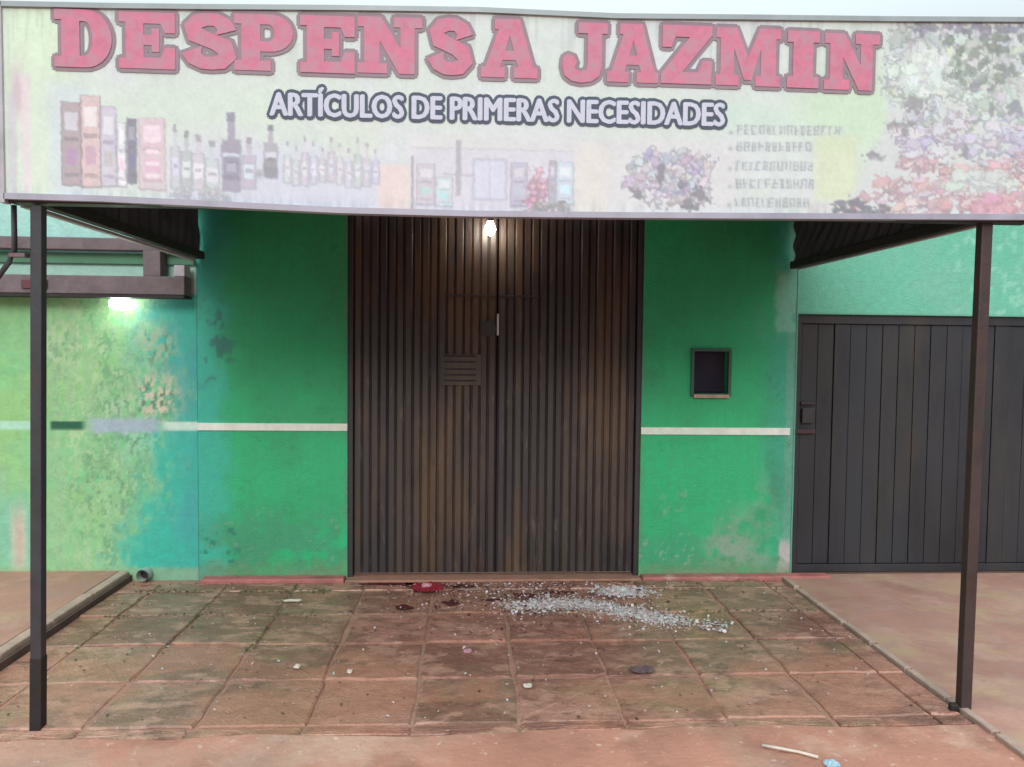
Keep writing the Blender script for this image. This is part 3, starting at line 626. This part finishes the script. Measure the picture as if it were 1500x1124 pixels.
    blend(rect(668, 676, 180, 258, 1.5), (164, 156, 176), .85); blend(rect(650, 700, 226, 229, 1), (176, 170, 186), .7)
    blend(rect(692, 744, 204, 264, 1.5), (176, 176, 196), .7); blend(rect(696, 740, 208, 260, 1.5), (212, 212, 234), .95); blend(rect(717, 719, 208, 260, 1), (180, 180, 200), .7)
    packet(750, 772, 210, 270, (190, 182, 198), (214, 206, 222), (142, 130, 152))
    for _ in range(26): blob(rr.gauss(790, 9), rr.gauss(244, 14), rr.uniform(2.5, 5), rr.uniform(2.5, 5), vary((222, 168, 196), 18), (164, 120, 146), .9)
    packet(806, 814, 206, 266, (176, 172, 190), (210, 206, 222), (140, 134, 156)); packet(818, 840, 208, 266, (196, 216, 226), (224, 234, 240), (150, 168, 180))
    for _ in range(18): blob(rr.uniform(780, 836), rr.uniform(268, 276), rr.uniform(2, 4), rr.uniform(1.5, 3), vary((186, 180, 178), 18), (132, 126, 126), .85)
    # fruit and bread cluster
    for _ in range(95):
        a = rr.uniform(0, 6.28); r = math.sqrt(rr.random())
        blob(985 + 66 * r * math.cos(a), 228 + 42 * r * math.sin(a), rr.uniform(4, 9), rr.uniform(3.5, 8), vary(rr.choice([(222, 214, 232), (206, 198, 216), (188, 178, 198), (214, 206, 206), (200, 212, 220)]), 12), vary((152, 140, 164), 18), .85, rr.uniform(0, 3))
    for cx, cv, rx, rv in ((969, 225, 3, 12), (1028, 250, 6, 6), (1010, 266, 8, 4), (1022, 268, 4, 3), (935, 252, 6, 4), (1000, 236, 4, 4)): blob(cx, cv, rx, rv, (120, 110, 128), (100, 94, 110))
    # salad and meat picture on the right
    R = sstep(1290, 1304, px + (v - 150) * .45 * (v > 150))
    blend(R, (208, 214, 214), .95)
    for _ in range(150):       # leaves
        x = rr.uniform(1305, 1555); y = rr.uniform(6, 150)
        if x < 1330 and y > 120: continue
        blob(x, y, rr.uniform(7, 17), rr.uniform(4, 10), vary(rr.choice([(216, 230, 220), (228, 238, 232), (200, 214, 204), (186, 200, 190), (214, 214, 226)]), 10), vary(rr.choice([(128, 144, 136), (156, 168, 160), (170, 178, 180)]), 12), .85, rr.uniform(0, 3.1))
    for _ in range(34): blob(rr.uniform(1385, 1500), rr.uniform(15, 100), rr.uniform(3, 8), rr.uniform(2, 5), vary((126, 144, 132), 16), (104, 118, 112), .85, rr.uniform(0, 3))
    for _ in range(30): blob(rr.uniform(1340, 1555), rr.uniform(2, 14), rr.uniform(4, 9), rr.uniform(2, 5), vary((146, 148, 166), 16), (112, 112, 132), .8)
    for _ in range(14): blob(rr.uniform(1325, 1380), rr.uniform(50, 105), rr.uniform(9, 16), rr.uniform(6, 12), vary((228, 240, 234), 6), (190, 204, 198), .85, rr.uniform(0, 3))
    for q in range(9): blob(1398 + q * 5, 112 - q * 5.5, 5, 2.6, (250, 254, 250), (150, 164, 158), .9, -.8)
    for _ in range(60):        # onion and cheese
        x = rr.uniform(1320, 1540); y = rr.uniform(135, 200)
        blob(x, y, rr.uniform(7, 15), rr.uniform(4, 9), vary(rr.choice([(218, 218, 234), (206, 202, 220), (228, 220, 232)]), 8), vary((152, 148, 168), 16), .85, rr.uniform(-.6, .6))
    for cx, cv, rx, rv in ((1342, 118, 15, 9), (1325, 148, 20, 3), (1326, 158, 6, 7), (1425, 95, 11, 5), (1486, 122, 13, 7), (1452, 128, 3, 7), (1282, 193, 12, 5), (1416, 184, 3.5, 6), (1452, 208, 9, 4), (1387, 232, 3, 9), (1361, 246, 6, 4)):
        blob(cx, cv, rx * .8, rv * .8, vary((128, 128, 136), 12), (110, 106, 120), .7)
    for _ in range(210):       # sliced meat
        x = rr.uniform(1235, 1550); y = rr.uniform(200, 288)
        if x < 1330 and y < 200 + (1330 - x) * .85: continue
        blob(x, y, rr.uniform(5, 13), rr.uniform(3, 7), vary(rr.choice([(224, 190, 198), (212, 170, 182), (232, 208, 212), (202, 164, 172), (216, 206, 212)]), 12), vary(rr.choice([(166, 128, 138), (180, 146, 154), (150, 126, 134)]), 12), .85, rr.uniform(-.9, .6))
    for _ in range(14): blob(rr.uniform(1400, 1480), rr.uniform(215, 245), rr.uniform(10, 18), rr.uniform(5, 9), vary((214, 222, 220), 6), (170, 178, 178), .85, rr.uniform(-.4, .4))
    for _ in range(10): blob(rr.uniform(1430, 1490), rr.uniform(255, 278), rr.uniform(8, 14), rr.uniform(5, 8), vary((222, 160, 176), 10), (184, 130, 144), .9)
    for _ in range(26): blob(rr.uniform(1225, 1300), rr.uniform(258, 284), rr.uniform(3, 7), rr.uniform(2, 5), vary((118, 108, 128), 20), (90, 84, 100), .85)
    for r, (v0, x1) in enumerate(((158, 1236), (182, 1192), (210, 1192), (236, 1196), (263, 1190))):
        blend(rect(1078, x1, v0 - 8, v0 + 8, 2), (190, 196, 198), .4)
        x = 1080
        while x < x1 - 6:       # faded characters, no longer readable
            w = rr.uniform(6, 9)
            blend(rect(x, x + 2.2, v0 - 6.5, v0 + 6.5, 1), (128, 138, 146), .8)
            if rr.random() < .6: blend(rect(x + w - 3, x + w - .8, v0 - 6.5, v0 + 6.5, 1), (134, 142, 150), .7)
            for q in (-5.5, 0, 5.5):
                if rr.random() < .6: blend(rect(x, x + w - 1.5, v0 + q - 1, v0 + q + 1, .9), (136, 144, 152), .75)
            x += w + 2.6
        blend(ell(1071, v0 + 4, 3, 3), (150, 156, 160), .7)
    n6 = vnoise(px0 / 3.2, v0_ / 3.2, 66)
    C = mixc(C, s2l((214, 216, 220)), np.full(len(px), .28)) * .97
    C = C * (1 + (n6[:, None] - .5) * .09 + (n2[:, None] - .5) * .10)
    # hanging dust streaks under the top edge and along the bottom
    st = fbm(px0 / 7, v0_ / 90, 69, 3)
    C = C * (1 - .12 * sstep(.5, .7, st) * (1 - sstep(20, 140, v0_)))[:, None] * (1 - .16 * sstep(.4, .65, st) * sstep(255, 285, v0_))[:, None]
    return C
# print panel: fine grid following the slight sag of the frame
NX, NZ = 780, 144
PXs = np.linspace(5, 1560, NX + 1); Ts = np.linspace(0, 1, NZ + 1)
GP, GT = np.meshgrid(PXs, Ts, indexing='ij')
zt = np.interp(GP, KX, WT); zb = np.interp(GP, KX, WB)
bow = 0 * np.sin(GP / 190.) * np.sin(GT * math.pi)
V = np.stack([np.interp(GP, KX, WX), YS + bow, zt + (zb - zt) * GT], -1).reshape(-1, 3)
idx = np.arange(V.shape[0]).reshape(NX + 1, NZ + 1)
Q = np.stack([idx[:-1, :-1], idx[:-1, 1:], idx[1:, 1:], idx[1:, :-1]], -1).reshape(-1, 4)
me = bpy.data.meshes.new('panel')
nV = len(V); mbp = MB(); mbp.v = [tuple(v) for v in V.tolist()]; mbp.f = [tuple(q) for q in Q.tolist()]
me.from_pydata(mbp.v, [], mbp.f); me.update()
cc = banner_colour(GP.ravel(), GT.ravel() * 285)
me.color_attributes.new('paint', 'FLOAT_COLOR', 'POINT').data.foreach_set('color', np.concatenate([np.clip(cc, 0, 1), np.ones((nV, 1))], 1).astype(np.float32).ravel())
panel = sg(obj('panel', me, M_panel, sign))
# backing sheet and frame rails that follow the same line
def rail(name, wz, off0, off1, y0, y1, material):
    mb = MB()
    for a in range(len(WX) - 1):
        x0, x1 = WX[a], WX[a + 1]; z0, z1 = wz[a], wz[a + 1]
        vs = [(x0, y0, z0 + off0), (x1, y0, z1 + off0), (x1, y1, z1 + off0), (x0, y1, z0 + off0), (x0, y0, z0 + off1), (x1, y0, z1 + off1), (x1, y1, z1 + off1), (x0, y1, z0 + off1)]
        mb.add(vs, [(0, 3, 2, 1), (4, 5, 6, 7), (0, 1, 5, 4), (2, 3, 7, 6)] + ([(3, 0, 4, 7)] if a == 0 else []) + ([(1, 2, 6, 5)] if a == len(WX) - 2 else []))
    return sg(mb.build(name, material, sign))
rail('top_rail', WT, -.004, .016, YS - .012, YS + .035, M_edge_top)
rail('bottom_rail', WB, -.006, .018, YS - .012, YS + .035, M_edge)
sg(MB().box(-1.874, -1.853, YS - .012, YS + .035, 2.16, 2.945).build('side_rail', M_rail, sign))
mb = MB()
for a in range(len(WX) - 1):
    x0, x1 = WX[a], WX[a + 1]
    mb.add([(x0, YS + .012, WB[a]), (x1, YS + .012, WB[a + 1]), (x1, YS + .012, WT[a + 1]), (x0, YS + .012, WT[a])], [(3, 2, 1, 0)])
sg(mb.build('backing_sheet', M_roof, sign))
for x in (-1.70, -.6, .5, 1.6, 2.4):
    sg(MB().box(x - .015, x + .015, YS + .036, YS + .06, 2.2, 2.93).build('back_strut', M_frame, sign))

def arc(cx, cy, rx, ry, a0, a1, n=7):
    return [(cx + rx * math.cos(math.radians(a0 + (a1 - a0) * k / n)), cy + ry * math.sin(math.radians(a0 + (a1 - a0) * k / n))) for k in range(n + 1)]
def s_shape():
    cl = [(.80, .66), (.76, .80), (.62, .88), (.46, .885), (.30, .85), (.20, .74), (.24, .62), (.40, .55), (.60, .48), (.78, .39), (.83, .25), (.72, .14), (.55, .11), (.38, .115), (.24, .19), (.18, .34)]
    hw = [.20, .15, .12, .12, .14, .17, .17, .14, .14, .17, .17, .14, .12, .12, .15, .20]
    L, R = [], []
    for i, p in enumerate(cl):
        a = cl[max(i - 1, 0)]; b = cl[min(i + 1, len(cl) - 1)]; dx, dy = b[0] - a[0], b[1] - a[1]; d = math.hypot(dx, dy); nx, ny = -dy / d, dx / d
        L.append((p[0] + nx * hw[i], p[1] + ny * hw[i] * .95)); R.append((p[0] - nx * hw[i], p[1] - ny * hw[i] * .95))
    return [L + R[::-1]]
GLYPH = {
 'I': [[(0, 0), (1, 0), (1, .2), (.82, .2), (.82, .8), (1, .8), (1, 1), (0, 1), (0, .8), (.18, .8), (.18, .2), (0, .2)]],
 'D': [[(0, 0), (.55, 0)] + arc(.55, .5, .45, .5, -80, 80, 12) + [(.55, 1), (0, 1), (0, .82), (.12, .82), (.12, .18), (0, .18)], [(.44, .2), (.52, .2)] + arc(.52, .5, .14, .3, -70, 70, 8) + [(.52, .8), (.44, .8)]],
 'E': [[(0, 0), (1, 0), (1, .38), (.82, .38), (.74, .2), (.44, .2), (.44, .42), (.58, .42), (.58, .3), (.72, .3), (.72, .72), (.58, .72), (.58, .6), (.44, .6), (.44, .8), (.74, .8), (.82, .64), (1, .64), (1, 1), (0, 1), (0, .82), (.12, .82), (.12, .18), (0, .18)]],
 'P': [[(0, 0), (.62, 0), (.62, .18), (.44, .18), (.44, .34), (.62, .34)] + arc(.62, .67, .38, .33, -80, 80, 10) + [(.62, 1), (0, 1), (0, .82), (.12, .82), (.12, .18), (0, .18)], [(.44, .52), (.58, .52)] + arc(.58, .67, .10, .15, -70, 70, 6) + [(.58, .82), (.44, .82)]],
 'N': [[(0, 0), (.46, 0), (.46, .18), (.34, .18), (.34, .58), (.64, 0), (.88, 0), (.88, .82), (1, .82), (1, 1), (.56, 1), (.56, .82), (.66, .82), (.66, .45), (.36, 1), (0, 1), (0, .82), (.1, .82), (.1, .18), (0, .18)]],
 'A': [[(0, 0), (.42, 0), (.42, .18), (.34, .18), (.38, .3), (.62, .3), (.66, .18), (.58, .18), (.58, 0), (1, 0), (1, .18), (.93, .18), (.68, 1), (.24, 1), (.24, .82), (.31, .82), (.08, .18), (0, .18)], [(.43, .46), (.58, .46), (.505, .72)]],
 'J': [[(.35, 1), (1, 1), (1, .82), (.88, .82), (.88, .27), (.82, .1), (.66, .01), (.42, -.02), (.2, .01), (.05, .1), (0, .25), (.02, .4), (.12, .46), (.26, .43), (.32, .33), (.28, .22), (.40, .17), (.52, .2), (.56, .3), (.56, .82), (.35, .82)]],
 'Z': [[(0, 0), (1, 0), (1, .4), (.82, .4), (.72, .2), (.42, .2), (1, .84), (1, 1), (.02, 1), (.02, .62), (.2, .62), (.28, .8), (.56, .8), (0, .16)]],
 'M': [[(0, 0), (.36, 0), (.36, .18), (.28, .18), (.28, .64), (.44, .1), (.56, .1), (.70, .64), (.70, .18), (.62, .18), (.62, 0), (1, 0), (1, .18), (.93, .18), (.93, .82), (1, .82), (1, 1), (.68, 1), (.5, .5), (.32, 1), (0, 1), (0, .82), (.07, .82), (.07, .18), (0, .18)]],
 'S': s_shape(),
}
def print_mesh(name, contours, y, offset=0., ext=.0012):
    """contours in world (X, Z) -> a thin raised print lying on the panel"""
    cu = bpy.data.curves.new(name, 'CURVE'); cu.dimensions = '2D'; cu.fill_mode = 'BOTH'; cu.extrude = ext; cu.offset = offset
    for c in contours:
        sp = cu.splines.new('POLY'); sp.points.add(len(c) - 1); sp.use_cyclic_u = True
        for i, (a, b) in enumerate(c): sp.points[i].co = (a, b, 0, 1)
    o = bpy.data.objects.new(name, cu); me = bpy.data.meshes.new_from_object(o)
    bpy.data.objects.remove(o); bpy.data.curves.remove(cu)
    for v in me.vertices: v.co = Vector((v.co.x, y + v.co.z, v.co.y))
    me.name = name; me.validate(); return me
def grow(c, d):
    """offset a closed polygon outwards by d"""
    n = len(c); area = sum(c[i][0] * c[(i + 1) % n][1] - c[(i + 1) % n][0] * c[i][1] for i in range(n))
    s = 1 if area > 0 else -1; out = []
    for i in range(n):
        p0, p1, p2 = c[i - 1], c[i], c[(i + 1) % n]
        d1 = Vector((p1[0] - p0[0], p1[1] - p0[1])); d2 = Vector((p2[0] - p1[0], p2[1] - p1[1]))
        if d1.length < 1e-9 or d2.length < 1e-9: out.append(p1); continue
        d1.normalize(); d2.normalize(); n1 = Vector((d1.y, -d1.x)) * s; n2 = Vector((d2.y, -d2.x)) * s
        b = n1 + n2
        if b.length < 1e-6: b = n1.copy()
        b.normalize(); k = min(1.8, 1 / max(.3, b.dot(n1)))
        out.append((p1[0] + b.x * d * k, p1[1] + b.y * d * k))
    return out
WORDS = [('D', 82, 166, 15, 99), ('E', 176, 258, 19, 101), ('S', 268, 348, 20, 102), ('P', 344, 430, 22, 104), ('E', 440, 520, 24, 107), ('N', 524, 618, 26, 108), ('S', 626, 692, 27, 110), ('A', 704, 786, 29, 114),
         ('J', 822, 888, 34, 120), ('A', 888, 962, 36, 121), ('Z', 966, 1040, 38, 123), ('M', 1046, 1140, 42, 126), ('I', 1150, 1196, 46, 129), ('N', 1204, 1284, 50, 132)]
for ch, x0, x1, y0, y1 in WORDS:
    def tr(c, sl=.035):
        out = []
        for u, v in c:
            px = x0 + (x1 - x0) * u; py = y1 + (y0 - y1) * v + (u - .5) * (x1 - x0) * sl
            a, b = art(px, py); out.append((float(a), float(b)))
        return out
    cs = [tr(c) for c in GLYPH[ch]]
    yk = .0012 * (WORDS.index((ch, x0, x1, y0, y1)) % 2)
    L = sg(obj('letter', print_mesh('letter', cs, YS - .0060, ext=.0004), M_red, sign))
    fill = print_mesh('f', cs, YS - .0018 - yk, ext=0)
    mb = MB()
    for q in range(8):
        a = q * math.pi / 4; dx, dz = .0155 * math.cos(a), .0155 * math.sin(a)
        mb.add([(v.co.x + dx, v.co.y - .00013 * q, v.co.z + dz) for v in fill.vertices], [tuple(p.vertices) for p in fill.polygons])
    obj('letter_outline', mb.mesh('letter_outline'), M_outl, L)
    # inner darker border
# caption
def cap(px, py):
    a, b = art(px, py); return (float(a), float(b))
band = [cap(388, 170), cap(388, 133), cap(398, 129), cap(462, 131), cap(466, 117), cap(480, 116), cap(484, 131), cap(640, 136), cap(850, 141), cap(1066, 146), cap(1066, 191), cap(850, 184), cap(640, 178)]
def text_mesh(body, fn, y, bold=.0):
    cu = bpy.data.curves.new('t', 'FONT'); cu.body = body; cu.size = 1; cu.offset = bold; cu.extrude = .0; cu.resolution_u = 3
    o = bpy.data.objects.new('t', cu); COL.objects.link(o); bpy.context.view_layer.update()
    me = bpy.data.meshes.new_from_object(o.evaluated_get(bpy.context.evaluated_depsgraph_get())); bpy.data.objects.remove(o)
    xs = [v.co.x for v in me.vertices]; ys = [v.co.y for v in me.vertices]; x0, x1 = min(xs), max(xs)
    for v in me.vertices:
        a, b = fn((v.co.x - x0) / (x1 - x0), v.co.y); v.co = Vector((a, y, b))
    return me
def capfn(u, v):       # cap height of the built-in face is about 0.7
    px = 396 + u * 664; return cap(px, 168 + u * 16 - v / .70 * 33)
cm = text_mesh('ARTÍCULOS DE PRIMERAS NECESIDADES', capfn, YS - .0036)
mb = MB()
for q in range(13):
    rr_ = .017 if q else 0
    dx, dz = rr_ * math.cos(q * math.pi / 6), rr_ * math.sin(q * math.pi / 6)
    mb.add([(v.co.x + dx, YS - .0012 - .0001 * q, v.co.z + dz) for v in cm.vertices], [tuple(p.vertices) for p in cm.polygons])
bandm = sg(obj('caption_backing', mb.mesh('caption_backing'), M_band, sign))
mb = MB()
for q, (dx, dz) in enumerate(((0, 0), (.005, 0), (-.005, 0), (0, .003), (0, -.003), (.0035, .002), (-.0035, -.002))):
    mb.add([(v.co.x + dx, v.co.y - .0001 * q, v.co.z + dz) for v in cm.vertices], [tuple(p.vertices) for p in cm.polygons])
cm = mb.mesh('caption_lettering')
obj('caption_lettering', cm, M_cap, bandm)
# ------------------------------------------------------------------ small things on the ground
def crumple(name, material, cx, cy, rx, ry, h, label, cat, seed, z0=.006, n=14, parent=None, group=None):
    r = np.random.RandomState(seed); V = []; F = []
    for j in range(n + 1):
        for i in range(n + 1):
            u = 2 * i / n - 1; v = 2 * j / n - 1
            rad = 1 - .22 * abs(u * v)
            e = float(vnoise(i * .5 + seed, j * .5, 80)); e2 = float(vnoise(i * 1.1 + seed, j * 1.1, 81))
            V.append((cx + rx * u * rad * (1 + .25 * (e - .5)), cy + ry * v * rad * (1 + .3 * (e2 - .5)), z0 + h * (e * .6 + e2 * .5) * (1 - .55 * max(abs(u), abs(v)) ** 2)))
    F = [(j * (n + 1) + i, j * (n + 1) + i + 1, (j + 1) * (n + 1) + i + 1, (j + 1) * (n + 1) + i) for j in range(n) for i in range(n)]
    bl = V[:]; k = len(V)
    V += [(x, y, z - .003) for x, y, z in bl]; F += [tuple(a + k for a in f[::-1]) for f in F]
    o = MB().add(V, F).build(name, material, parent, smooth_=False)
    if label: tag(o, label, cat, group)
    return o
c = thing('crumpled_cloth', 'crumpled dark red cloth with pink centre lying at the door foot', 'cloth', (-.27, -.27, 0))
a = crumple('cloth', M_cloth, 0, 0, .105, .085, .05, None, None, 3, parent=c)
b = crumple('cloth_centre', M_pink, -.005, -.02, .035, .03, .03, None, None, 5, z0=.03, n=8, parent=c)
crumple('plastic_scrap', M_blue, .87, -1.58, .06, .045, .008, 'flat dark blue grey plastic scrap on the tiles below the glass', 'scrap', 9, z0=.008)
crumple('paper_scrap', M_paper, -1.1, -.49, .06, .02, .01, 'long pale paper scrap on the mossy tile left of the door', 'paper', 11, z0=.01, n=8)
crumple('paper_scrap', M_paper, -.846, -1.5, .016, .022, .02, 'tiny bright paper scrap on the left tiles, further left of two', 'paper', 12, z0=.008, n=6)
crumple('paper_scrap', M_paper, -.577, -1.566, .014, .018, .018, 'tiny bright paper scrap on the left tiles, further right of two', 'paper', 13, z0=.008, n=6)
crumple('paper_scrap', M_paper, .285, -1.745, .02, .022, .008, 'small square buff paper scrap on the centre tiles', 'paper', 14, z0=.008, n=6)
crumple('paper_scrap', M_pink, .0, -1.32, .022, .03, .006, 'small pink paper scrap on the tiles in front of the door seam', 'paper', 15, z0=.008, n=6)
crumple('plastic_bag', M_lblue, 1.41, -2.47, .03, .024, .022, 'crumpled pale blue plastic bag on the reddish front pavement', 'plastic bag', 16, z0=.003, n=8)
tag(MB().tube([(1.19, -2.33, .012), (1.25, -2.365, .016), (1.32, -2.385, .01), (1.375, -2.43, .013)], .006, 6).build('pale_stick', M_paper, smooth_=True), 'thin pale stick beside the pale blue bag on the pavement', 'stick')
# smeared red stains: thin sheets
def blot(cx, cy, rx, ry, seed, z=.0085):
    n = 26; V = [(cx, cy, z)]
    for k in range(n):
        a = 2 * math.pi * k / n; r = .55 + .8 * float(vnoise(k * .55 + seed, seed, 90)); V.append((cx + rx * r * math.cos(a), cy + ry * r * math.sin(a), z))
    return V, [(0, k + 1, (k + 1) % n + 1) for k in range(n)]
mb = MB()
for q in ((-.27, -.2, .2, .06, 1), (-.05, -.21, .12, .04, 2), (-.5, -.16, .2, .03, 6), (.38, -.42, .1, .06, 3), (.15, -.5, .07, .04, 4), (-.1, -.55, .06, .05, 5), (-.4, -.62, .07, .05, 8), (.62, -.36, .12, .03, 9)):
    mb.add(*blot(*q))
o = mb.build('red_stain', M_stain, kind='stuff'); tag(o, 'dark red stains spread over the tiles at the door foot', 'stain')
# glass and rubble
M_glass2 = mat('mixed_fragments', attr='paint', rough=.3, noise=.2, nscale=40, bump=0)
V = []; F = []; C = []
def frag(x, y, s, z, c):
    k = len(V); n = random.choice((3, 4, 5)); a0 = random.uniform(0, 6.28); tx, ty = random.gauss(0, .35), random.gauss(0, .35)
    th = random.uniform(.002, .005)
    for up in (0, 1):
        for i in range(n):
            a = a0 + 6.283 * i / n + random.uniform(-.3, .3) * (1 - up); dx, dy = s * math.cos(a), s * math.sin(a) * random.uniform(.6, 1)
            if up: px_, py_, pz_ = V[k + i]; V.append((px_, py_, pz_ + th))
            else: V.append((x + dx, y + dy, z + s * .35 + dx * tx + dy * ty))
            C.append(c)
    F.append(tuple(k + i for i in range(n))[::-1]); F.append(tuple(k + n + i for i in range(n)))
    for i in range(n): F.append((k + i, k + (i + 1) % n, k + n + (i + 1) % n, k + n + i))
pale = [S(210, 206, 206), S(194, 184, 184), S(174, 160, 160), S(220, 208, 216), S(180, 194, 188), S(160, 138, 134)]
brown = [S(150, 122, 116), S(176, 142, 136), S(96, 66, 64), S(128, 96, 88), S(190, 160, 156), S(70, 48, 50)]
def band_pt():
    # streak of glass running from the centre to the right, curving towards the viewer
    t = random.random(); x = .3 + .95 * t; y = -.62 + .05 * math.sin(t * 5) - .28 * max(0, t - .45) ** 1.0 * 1.6
    return x + random.gauss(0, .07), y + random.choice((1, 1, 2.2)) * random.gauss(0, .04)
for _ in range(1500):
    x, y = band_pt(); frag(x, y, random.uniform(.003, .012), .006, random.choice(pale))
for _ in range(420):       # heap near the right jamb
    x, y = random.gauss(1.03, .1), random.gauss(-.36, .06); frag(x, min(y, -.12), random.uniform(.003, .013), .006, random.choice(pale))
for _ in range(110):
    frag(random.gauss(.98, .06), random.gauss(-.34, .04), random.uniform(.008, .02), .008, random.choice(pale[:5]))
for _ in range(2600):
    x, y = band_pt(); frag(x, y, random.uniform(.0015, .005), .0045, random.choice(pale))
for _ in range(60):
    frag(random.gauss(1.42, .05), random.gauss(-.98, .05), random.uniform(.006, .014), .006, random.choice(pale))
for _ in range(900):       # crumbs in front of the door
    x = random.gauss(.3, .42); y = -.14 - abs(random.gauss(0, .36)); frag(x, y, random.uniform(.004, .011), .005, random.choice(brown + pale[3:4]))
for _ in range(420):
    x = random.uniform(-2.2, 2.15); y = random.uniform(-2.1, -.15); frag(x, y, random.uniform(.003, .008), .005, random.choice(brown + pale[3:]))
me = bpy.data.meshes.new('broken_glass'); me.from_pydata(V, [], F); me.update()
me.color_attributes.new('paint', 'FLOAT_COLOR', 'POINT').data.foreach_set('color', np.array([(*c, 1) for c in C], np.float32).ravel())
o = obj('broken_glass', me, M_glass2, kind='stuff'); tag(o, 'scattered pale broken glass and crumbs on the tiles before the door', 'broken glass')
# drain pipe at the left foot of the wall
dp = thing('drain_pipe', 'short grey drain pipe stub at the foot of the mural wall', 'pipe', (-2.19, -.03, .045))
MB().tube([(0, .025, 0), (0, -.035, 0)], .042, 16, cap=False).tube([(0, -.035, 0), (0, .02, 0)], .035, 16, cap=False).build('pipe', M_pvc, dp, smooth_=True)
MB().tube([(0, .02, 0), (0, .022, 0)], .0415, 16).build('pipe_hollow', M_black, dp)
# low moss between tiles
mb = MB()
for _ in range(900):
    q = random.random()
    if q < .45: x, y = random.uniform(-2.15, -.9), -.275 + random.gauss(0, .02) - random.choice((0, 0, .455))
    elif q < .7: x, y = random.choice((-2.05, -1.595, -1.14)) + random.gauss(0, .012), random.uniform(-1.3, -.15)
    elif q < .9: x, y = random.uniform(1.15, 2.15), -.275 + random.gauss(0, .02) - random.choice((0, .455))
    else: x, y = random.uniform(-2.28, 2.1), random.uniform(-.13, -.1)
    s = random.uniform(.004, .012); a = random.uniform(0, 6.28)
    mb.add([(x + s * math.cos(a), y + s * math.sin(a), .0), (x - s * math.cos(a), y - s * math.sin(a), 0), (x + random.gauss(0, s * .5), y, s * 1.1)], [(0, 1, 2)])
o = mb.build('moss', M_moss, kind='stuff'); tag(o, 'low green moss in the joints of the tiled forecourt', 'moss')
